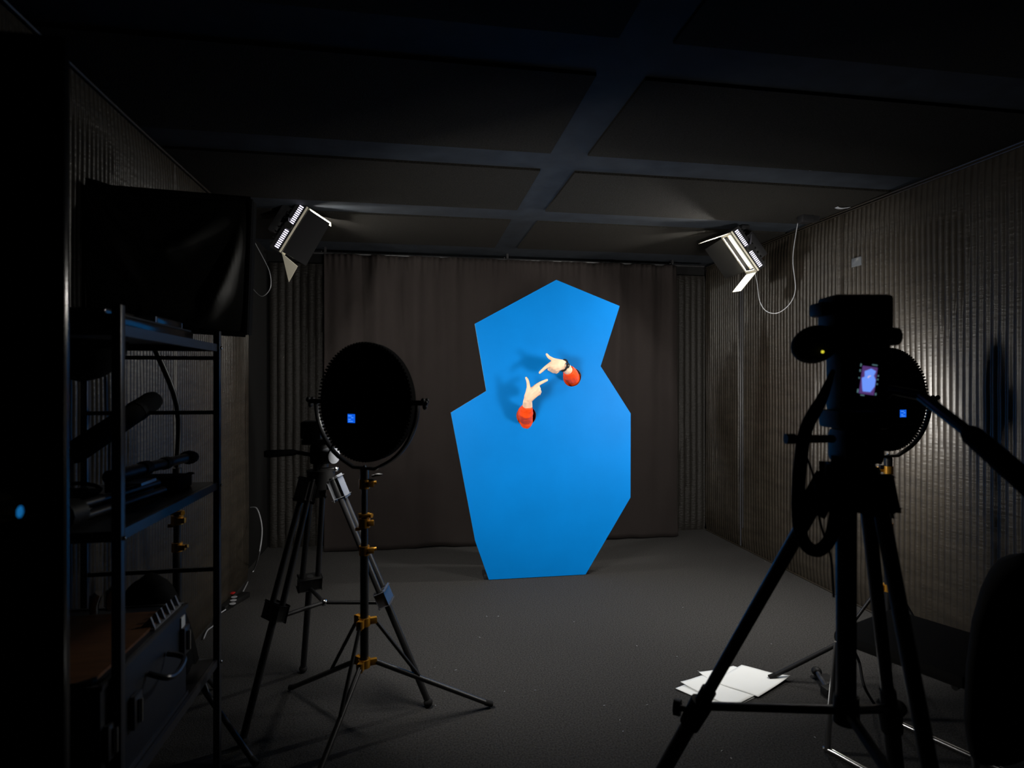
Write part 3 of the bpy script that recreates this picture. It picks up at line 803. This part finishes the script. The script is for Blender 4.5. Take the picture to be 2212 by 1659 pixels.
MB().cyl(apx + Vector((0, 0, -.05)), apx + Vector((0, 0, .03)), .052, .06, 20).build('bowl', M_BLK, vt)
hz = apx.z
hdm = MB().cyl(apx + Vector((0, 0, .03)), apx + Vector((0, 0, .06)), .032).box(apx + Vector((0, 0, .10)), (.085, .075, .085), bev=.015)
hdm.build('fluid_head', M_BLK, vt)
MB().cyl(apx + Vector((.03, -.02, .095)), apx + Vector((.062, -.045, .095)), .036, .034, 22).build('drag_dial', M_SILV, vt)
MB().cyl(apx + Vector((-.01, -.03, .035)), apx + Vector((.06, -.02, .035)), .010).ball(apx + Vector((.065, -.02, .035)), .012).build('lever', M_CHROME, vt)
MB().box(apx + Vector((-.02, 0, .155)), (.10, .12, .022), bev=.005).build('plate', M_BLK, vt)
MB().box(apx + Vector((-.035, 0, .205)), (.085, .10, .075), bev=.010).build('plate_holder', M_BLK, vt)
h0 = apx + Vector((-.03, -.01, .095)); h1 = P(640, 977, 2.50); h2 = P(570, 981, 2.45)
MB().cyl(h0, h1, .009).build('pan_handle', M_BLKM, vt)
MB().tube([h1, h1.lerp(h2, .1), h1.lerp(h2, .9), h2], [.010, .014, .016, .012], 12).build('handle_grip', M_BLKR, vt)

# ================================================================= CAMERA TRIPOD (right foreground)
ct = thing('camera_tripod', 'black tripod in the right foreground holding the camera, long pan handle', 'tripod', (gz(1832, 1.45).x, gz(1832, 1.45).y, 0))
def legpts(a, b):
    A, Bp = P(*a), P(*b); k = A.z / (A.z - Bp.z); return A, Bp, A + (Bp - A) * k
legs = [legpts((1785, 1045, 1.46), (1500, 1555, 1.60)), legpts((1868, 1045, 1.48), (1921, 1536, 1.58)), legpts((1893, 1045, 1.42), (2007, 1659, 1.15))]
mids = []
for (A, Bp, F) in legs:
    F = Vector((F.x, F.y, .02)); L = (F - A)
    mid = A + L * ((A.z - .52) / A.z)
    mids.append(mid)
    lg = MB().cyl(A, mid, .0175, .0150, 16).build('leg', M_BLKM, ct)
    MB().cyl(mid + L.normalized() * .02, F, .0205, .0195, 16).build('lower_tube', M_BLKM, lg)
    MB().cyl(mid - L.normalized() * .055, mid - L.normalized() * .015, .020).cyl(mid - L.normalized() * .012, mid + L.normalized() * .065, .030, .027).build('leg_lock', M_BLK, lg)
    out = Vector((L.x, L.y, 0)).normalized()
    MB().cyl(mid + L.normalized() * .02, mid + L.normalized() * .02 + out * .05, .008).cyl(mid + L.normalized() * .02 + out * .042, mid + L.normalized() * .02 + out * .06, .022).build('lock_knob', M_BLK, lg)
    MB().ball(F, .026, (1, 1, .75)).build('foot', M_BLKR, lg)
cb_, ctp = P(1828, 1560, 1.45), P(1845, 1010, 1.45)
MB().tube([Vector((cb_.x, cb_.y, cb_.z - .004)), cb_, Vector((cb_.x, cb_.y, 1.16)), ctp], [.017, .0225, .0235, .0235], 18).build('center_column', M_BLKM, ct)
for m_ in mids:
    MB().tube([Vector((cb_.x, cb_.y, cb_.z + .03)), m_ + Vector((0, 0, .0))], .0135, 10, flat=(1, .8)).build('spreader_arm', M_BLKM, ct)
MB().cyl(cb_ + Vector((0, 0, .00)), cb_ + Vector((0, 0, .065)), .030, .028, 20).build('spreader_collar', M_BLK, ct)
shd = P(1845, 1030, 1.45)
sh = MB().cyl(shd + Vector((0, 0, -.03)), shd + Vector((0, 0, .035)), .052, .045, 20)
for (A, Bp, F) in legs:
    sh.box((A + shd) / 2 + Vector((0, 0, .006)), (.062, .05, .055), rot=Euler((0, 0, math.atan2(A.y - shd.y, A.x - shd.x))), bev=.010)
    sh.box(A + (F - A).normalized() * .03, (.046, .044, .075), rot=(F - A).to_track_quat('Z', 'Y').to_matrix().to_4x4(), bev=.010)
sh.build('shoulder', M_BLK, ct)
hd = MB().box(P(1848, 962, 1.45), (.10, .085, .085), rot=Euler((0, 0, -YAW)), bev=.016).cyl(P(1846, 1000, 1.45), P(1846, 985, 1.45), .040)
hd.box(P(1845, 905, 1.45), (.13, .10, .045), rot=Euler((0, 0, -YAW)), bev=.012)
hd.build('fluid_head', M_BLK, ct)
MB().cyl(P(1800, 948, 1.44), P(1704, 948, 1.42), .010).cyl(P(1716, 948, 1.42), P(1697, 948, 1.42), .0125).build('tilt_knob', M_BLK, ct)
g0, g1, g2 = P(1925, 842, 1.43), P(2100, 940, 1.22), P(2290, 1105, 1.06)
MB().tube([P(1890, 880, 1.45), g0, P(1990, 855, 1.38)], .012, 10).cyl(P(1990, 855, 1.38), g1, .0125, .0125).build('pan_handle', M_BLKM, ct)
MB().tube([g1.lerp(g2, -.06), g1, g1.lerp(g2, .9), g2], [.016, .021, .023, .018], 14).build('handle_grip', M_BLKR, ct)

# camera standing in portrait on the tripod
cm = thing('photo_camera', 'black camera turned upright on the foreground tripod, rear screen lit', 'camera', P(1848, 885, 1.45))
rz = Euler((0, 0, -YAW))
tilt = Euler((0, R(4), -YAW), 'XYZ')
MB().box(P(1852, 800, 1.47), (.128, .075, .215), rot=rz, bev=.018).build('body', M_BLK, cm)
MB().box(P(1846, 690, 1.46), (.146, .085, .115), rot=rz, bev=.012).box(P(1771, 669, 1.46), (.026, .06, .034), rot=rz, bev=.008).build('flash_unit', M_BLK, cm)
g = MB().ball((0, 0, 0), .054, (1.08, .8, .86), 3)
g.xf(Matrix.Translation(P(1760, 744, 1.46)) @ Euler((0, R(-20), -YAW)).to_matrix().to_4x4()); g.build('hand_grip', M_BLKR, cm)
MB().cyl(P(1905, 727, 1.47), P(1938, 727, 1.47), .025, .022, 22).build('lens_knob', M_BLK, cm)
MB().cyl(P(1852, 790, 1.50), P(1852, 790, 1.66), .042, .046, 26).build('lens', M_BLK, cm)
# tilting rear screen
sc_c = P(1874.5, 821, 1.425)
Ms = Matrix.Translation(sc_c) @ Matrix(((RT.x, -FW.x, 0, 0), (RT.y, -FW.y, 0, 0), (RT.z, -FW.z, 1, 0), (0, 0, 0, 1))) @ Matrix(((1, 0, -.14, 0), (0, 1, 0, 0), (0, 0, 1, 0), (0, 0, 0, 1)))
K = 1.425 / F_PX
Ms = Matrix.Translation(sc_c) @ Matrix(((RT.x, FW.x, 0, 0), (RT.y, FW.y, 0, 0), (0, 0, 1, 0), (0, 0, 0, 1))) @ Euler((0, R(8), 0)).to_matrix().to_4x4()
scr = MB().box((0, .007, 0), (.066, .012, .092), bev=.004).xf(Ms).build('screen_frame', M_BLK, cm)
MB().box((0, -.0005, 0), (48 * K, .002, 74 * K)).xf(Ms).build('screen_surround', M_SCR_BLK, scr)
MB().box((0.000, -.002, -.001), (32 * K, .002, 60 * K)).xf(Ms).build('screen_picture', M_SCR_RED, scr)
bc = Vector((0, 0, 0))
mini = []
for (u, v) in outline: mini.append(((u - 1168) * .0775 * K, -.0035, -(v - 925) * .079 * K))
MB().prism(mini, (0, .0008, 0)).xf(Ms).build('screen_board_image', M_SCR_BLUE, scr, smooth=False)
MB().box((.0005, -.004, .0095), (.006, .0008, .0018), rot=Euler((0, R(-30), 0))).box((-.002, -.004, .0065), (.0018, .0008, .004)).xf(Ms).build('screen_arms_image', M_SCR_RD2, scr)
tx = MB()
for (x, z, w_, h_) in ((.012, 34, 9, 2), (.007, 34, 4, 2), (-20, 30, 2.2, 6), (-20, 18, 2.2, 5), (-20, 2, 2.2, 3), (20, 12, 2.2, 3), (20, 4, 2.2, 3), (20, -6, 2.2, 3), (20, -28, 2.5, 5), (-19, -26, 2.5, 8), (-8, -34, 8, 2)):
    xx = x * K if abs(x) > 1 else x
    tx.box((xx, -.002, z * K), (w_ * K, .0012, h_ * K))
tx.xf(Ms).build('screen_readouts', M_SCR_TXT, scr)
MB().ball(P(1777, 760, 1.412), .0036).build('indicator', M_LEDY, cm)['label'] = 'lit yellow green indicator'
MB().ball(P(1755, 731, 1.413), .0022).build('button', M_GREY, cm)
# camera strap hanging in a loop
stp = smooth_path([P(1800, 800, 1.43), P(1775, 862, 1.42), P(1742, 925, 1.41), P(1729, 1000, 1.405), P(1724, 1100, 1.405), P(1734, 1165, 1.405), P(1762, 1190, 1.41), P(1792, 1166, 1.42), P(1806, 1105, 1.43), P(1808, 1050, 1.44), P(1810, 985, 1.44)], 6)
b = MB(); b.tube(stp, .0175, 10, flat=(.22, 1.0)); 
so = MB().tube(stp, [.006 + .011 * min(1, i / 8) for i in range(len(stp))], 10, flat=(.9, .9)); b.bm.free()
so.build('neck_strap', M_BLKC, cm)
MB().tube(smooth_path([P(1742, 985, 1.43), P(1760, 1040, 1.43), P(1768, 1110, 1.43), P(1778, 1150, 1.43), P(1795, 1205, 1.44), P(1801, 1290, 1.45)], 5), .0028, 6).build('strap_cord', M_BLKR, cm)

# ================================================================= PAPERS
def sheet(corners, z, curl, label):
    A, Bq, Cq, D = [PF(u, v) for (u, v) in corners]
    def fn(s, t):
        p = A.lerp(Bq, s).lerp(D.lerp(Cq, s), t)
        c = curl[0] * (1 - s) ** 3 * (1 - t) ** 3 + curl[1] * s ** 3 * (1 - t) ** 3 + curl[2] * s ** 3 * t ** 3 + curl[3] * (1 - s) ** 3 * t ** 3
        return Vector((p.x, p.y, z + c + .0012 * math.sin(7 * s + 3 * t) * (1 if z > .004 else 0)))
    b = MB().grid(fn, 14, 14)
    tag(b.build('paper_sheet', M_WHITE, solid=.0006), label, 'paper', 'white papers on the carpet')
sheet([(1602, 1441), (1707, 1470), (1638, 1510), (1540, 1477)], .0110, (0, .012, 0, 0), 'white paper sheet lying uppermost on the right of the pile by the tripod leg')
sheet([(1584, 1440.5), (1662, 1470), (1590, 1504), (1509.5, 1459)], .0050, (0, 0, 0, .012), 'white paper sheet showing only its far left corner from under the pile')
sheet([(1516, 1462), (1632, 1507), (1573, 1535), (1459, 1490.5)], .0020, (0, 0, 0, .006), 'lowest white paper sheet at the near left of the pile on the carpet')
sheet([(1524, 1459.5), (1634, 1505), (1580, 1532), (1470, 1480)], .0080, (0, 0, 0, .008), 'white paper sheet lying over the nearest sheet of the pile')

# ================================================================= CHAIR (lower right)
ca = R(22)
CC = Vector((1.83, 1.88, 0))
ch = thing('chair', 'black padded chair with chrome legs at the lower right corner', 'chair', CC)
Mc = Matrix.Translation(CC) @ Euler((0, 0, ca)).to_matrix().to_4x4()
MB().box((0, 0, .452), (.43, .42, .045), bev=.018).xf(Mc).build('seat', M_BLKC, ch)
b = MB()
def bkf(s, t):
    a = s * 2 * math.pi
    prof = [(.00, .002), (.04, .20), (.12, .26), (.30, .315), (.55, .325), (.75, .305), (.88, .25), (.96, .16), (1.0, .002)]
    for (t0, r0), (t1, r1) in zip(prof, prof[1:]):
        if t <= t1: rr_ = r0 + (r1 - r0) * (t - t0) / (t1 - t0); break
    return Vector((-.03 + rr_ * math.cos(a), -.26 + .055 * math.sin(a) * min(1, rr_ / .15) - .04 * t, .20 + .66 * t))
b.grid(bkf, 40, 32)
bmesh.ops.remove_doubles(b.bm, verts=b.bm.verts, dist=.0005)
b.xf(Mc).build('backrest', M_BLKC, ch, ang=80)
for s in (-1, 1):
    MB().tube(smooth_path([(s * .20, .20, .43), (s * .205, .215, .25), (s * .21, .23, .03), (s * .21, .20, .013), (s * .21, -.22, .013), (s * .21, -.25, .03), (s * .20, -.22, .43)], 5), .011, 10).xf(Mc).build('leg', M_CHROME, ch)
MB().cyl((-.20, .20, .425), (.20, .20, .425), .010).cyl((-.20, -.18, .425), (.20, -.18, .425), .010).xf(Mc).build('seat_rail', M_CHROME, ch)

# ================================================================= SMALL THINGS AND CABLES
def cable(pts, r, m, label, name='cable'):
    return tag(MB().tube(smooth_path(pts, 6), r, 6).build(name, m), label, 'cable')
wx = PADR - .022
cable([PX(1600, v, wx) for v in (612, 700, 900, 1050, 1178)], .005, M_STEEL, 'grey cable running straight down the right wall below the lit lamp')
cable([PX(1604.5, v, wx) for v in (612, 700, 900, 1050, 1140)], .004, M_STEEL, 'thinner grey cable beside the straight wall cable at right')
cable([P(1725, 472, 4.05), P(1715, 532, 4.05), P(1713, 570, 4.05), P(1718, 624, 4.05), P(1706, 656, 4.05), P(1680, 676, 4.10), P(1655, 672, 4.15), P(1641, 650, 4.2), P(1636, 615, 4.25), P(1630, 585, 4.27)], .0028, M_GREY, 'thin wire hanging in a loop between the lit lamp and the right ceiling edge')
cable([P(540, 505, 3.95), P(570, 560, 3.95), P(583, 590, 3.95), P(584, 622, 3.95), P(566, 640, 4.0), P(545, 622, 4.1), P(532, 600, 4.15)], .0028, M_GREY, 'thin wire looping below the left ceiling lamp')
pw = PF(505, 1305)
cable([PX(541, 1096, -1.17), P(556, 1100, 4.2), P(566, 1140, 4.1), P(561, 1190, 3.9), PF(548, 1232, .01), PF(530, 1268, .006), Vector((pw.x + .01, pw.y + .13, .012))], .0045, M_GREY, 'grey cable dropping from the left wall to the power strip')
ps = thing('power_strip', 'black power strip with red switch on the floor by the left wall', 'power strip', (pw.x, pw.y, 0))
prot = Euler((0, 0, R(-18)))
MB().box((pw.x, pw.y, .018), (.06, .26, .034), rot=prot, bev=.006).build('body', M_BLK, ps)
MB().box((pw.x - .035, pw.y + .10, .038), (.022, .028, .010), rot=prot, bev=.003).build('switch', M_REDSW, ps)
for k in range(3): MB().cyl((pw.x + .012 * (k - .5), pw.y + .03 - .06 * k, .034), (pw.x + .012 * (k - .5), pw.y + .03 - .06 * k, .0365), .019).build('socket', M_GREY, ps)
cable([Vector((pw.x - .01, pw.y - .13, .015)), PF(470, 1330, .008), PF(462, 1350, .006), PF(448, 1362, .006), PF(440, 1380, .006)], .004, M_GREY, 'short grey cable lying on the floor in front of the power strip')
cable([PF(1842, 1400, .30), P(1856, 1430, 2.6), P(1866, 1480, 2.5), PF(1888, 1520, .006), PF(1915, 1560, .006)], .006, M_BLKR, 'black cable curving down behind the camera tripod legs')
cable([P(690, 1015, 2.42), P(718, 962, 2.38), P(722, 945, 2.37)], .003, M_BLKR, 'short black cord between the left round panel and the video tripod head')
# bracket on carpet
kb = thing('clamp', 'small dark clamp with a round knob lying on the carpet right of the papers', 'clamp', PF(1778, 1474))
k0, k1 = PF(1764, 1450, .03), PF(1790, 1492, .022)
MB().cyl(k0, k1, .011).build('bar', M_STEEL, kb)
MB().ball(k0, .024, (1, 1, .9)).build('knob', M_BLK, kb)
MB().box(k1 + Vector((0, 0, -.002)), (.05, .05, .038), bev=.006).build('jaw', M_BLK, kb)
q = PF(1786, 1468, .008)
MB().box(q, (.07, .09, .012), bev=.003).build('plate', M_BLKM, kb)
# ceiling oddments at right
cbk = PF(1740, 462, HC)
bk = MB().box((cbk.x, cbk.y, HC - .035), (.08, .06, .05), bev=.004).box((cbk.x + .07, cbk.y + .01, HC - .03), (.05, .05, .035))
tag(bk.build('cable_box', M_BLKM), 'small dark cable box under the ceiling near the right wall', 'box')
tp_ = PF(1755, 368, HC - .016)
s_ = MB().grid(lambda s, t: Vector((tp_.x + (s - .5) * .10 + .01 * t, tp_.y + (t - .5) * .025 + .01 * math.sin(s * 5), HC - .004 - .006 * math.sin(3 * s) ** 2)), 8, 3)
tag(s_.build('tape_scrap', M_WHITE, solid=.001), 'torn white tape scrap stuck to the ceiling strip', 'tape')
tp2 = PF(1820, 443, HC)
s_ = MB().grid(lambda s, t: Vector((tp2.x + (s - .5) * .09, tp2.y + (t - .5) * .03 + .01 * math.sin(s * 6), HC - .016 - .006 * math.sin(3 * s) ** 2)), 8, 3)
tag(s_.build('tape_scrap', M_GREY, solid=.001), 'grey tape scrap at the ceiling edge above the right wall', 'tape')
q = PX(1849, 566, PADR - .02)
tag(MB().box((PADR - .016, q.y, q.z), (.008, .08, .055), bev=.002).build('wall_plate', M_GLASSY), 'small clear plastic plate on the right padded wall', 'plate')
lint = MB()
for k in range(24):
    u, v = random.uniform(900, 1950), random.uniform(1290, 1640)
    p = PF(u, v, .003); a = random.uniform(0, 6.28); l = random.uniform(.004, .012)
    lint.box(p, (l, .0016, .0016), rot=Euler((0, 0, a)))
lo = lint.build('carpet_lint', M_GREY); lo['kind'] = 'stuff'; lo['label'] = 'tiny pale lint specks scattered on the carpet'; lo['category'] = 'lint'
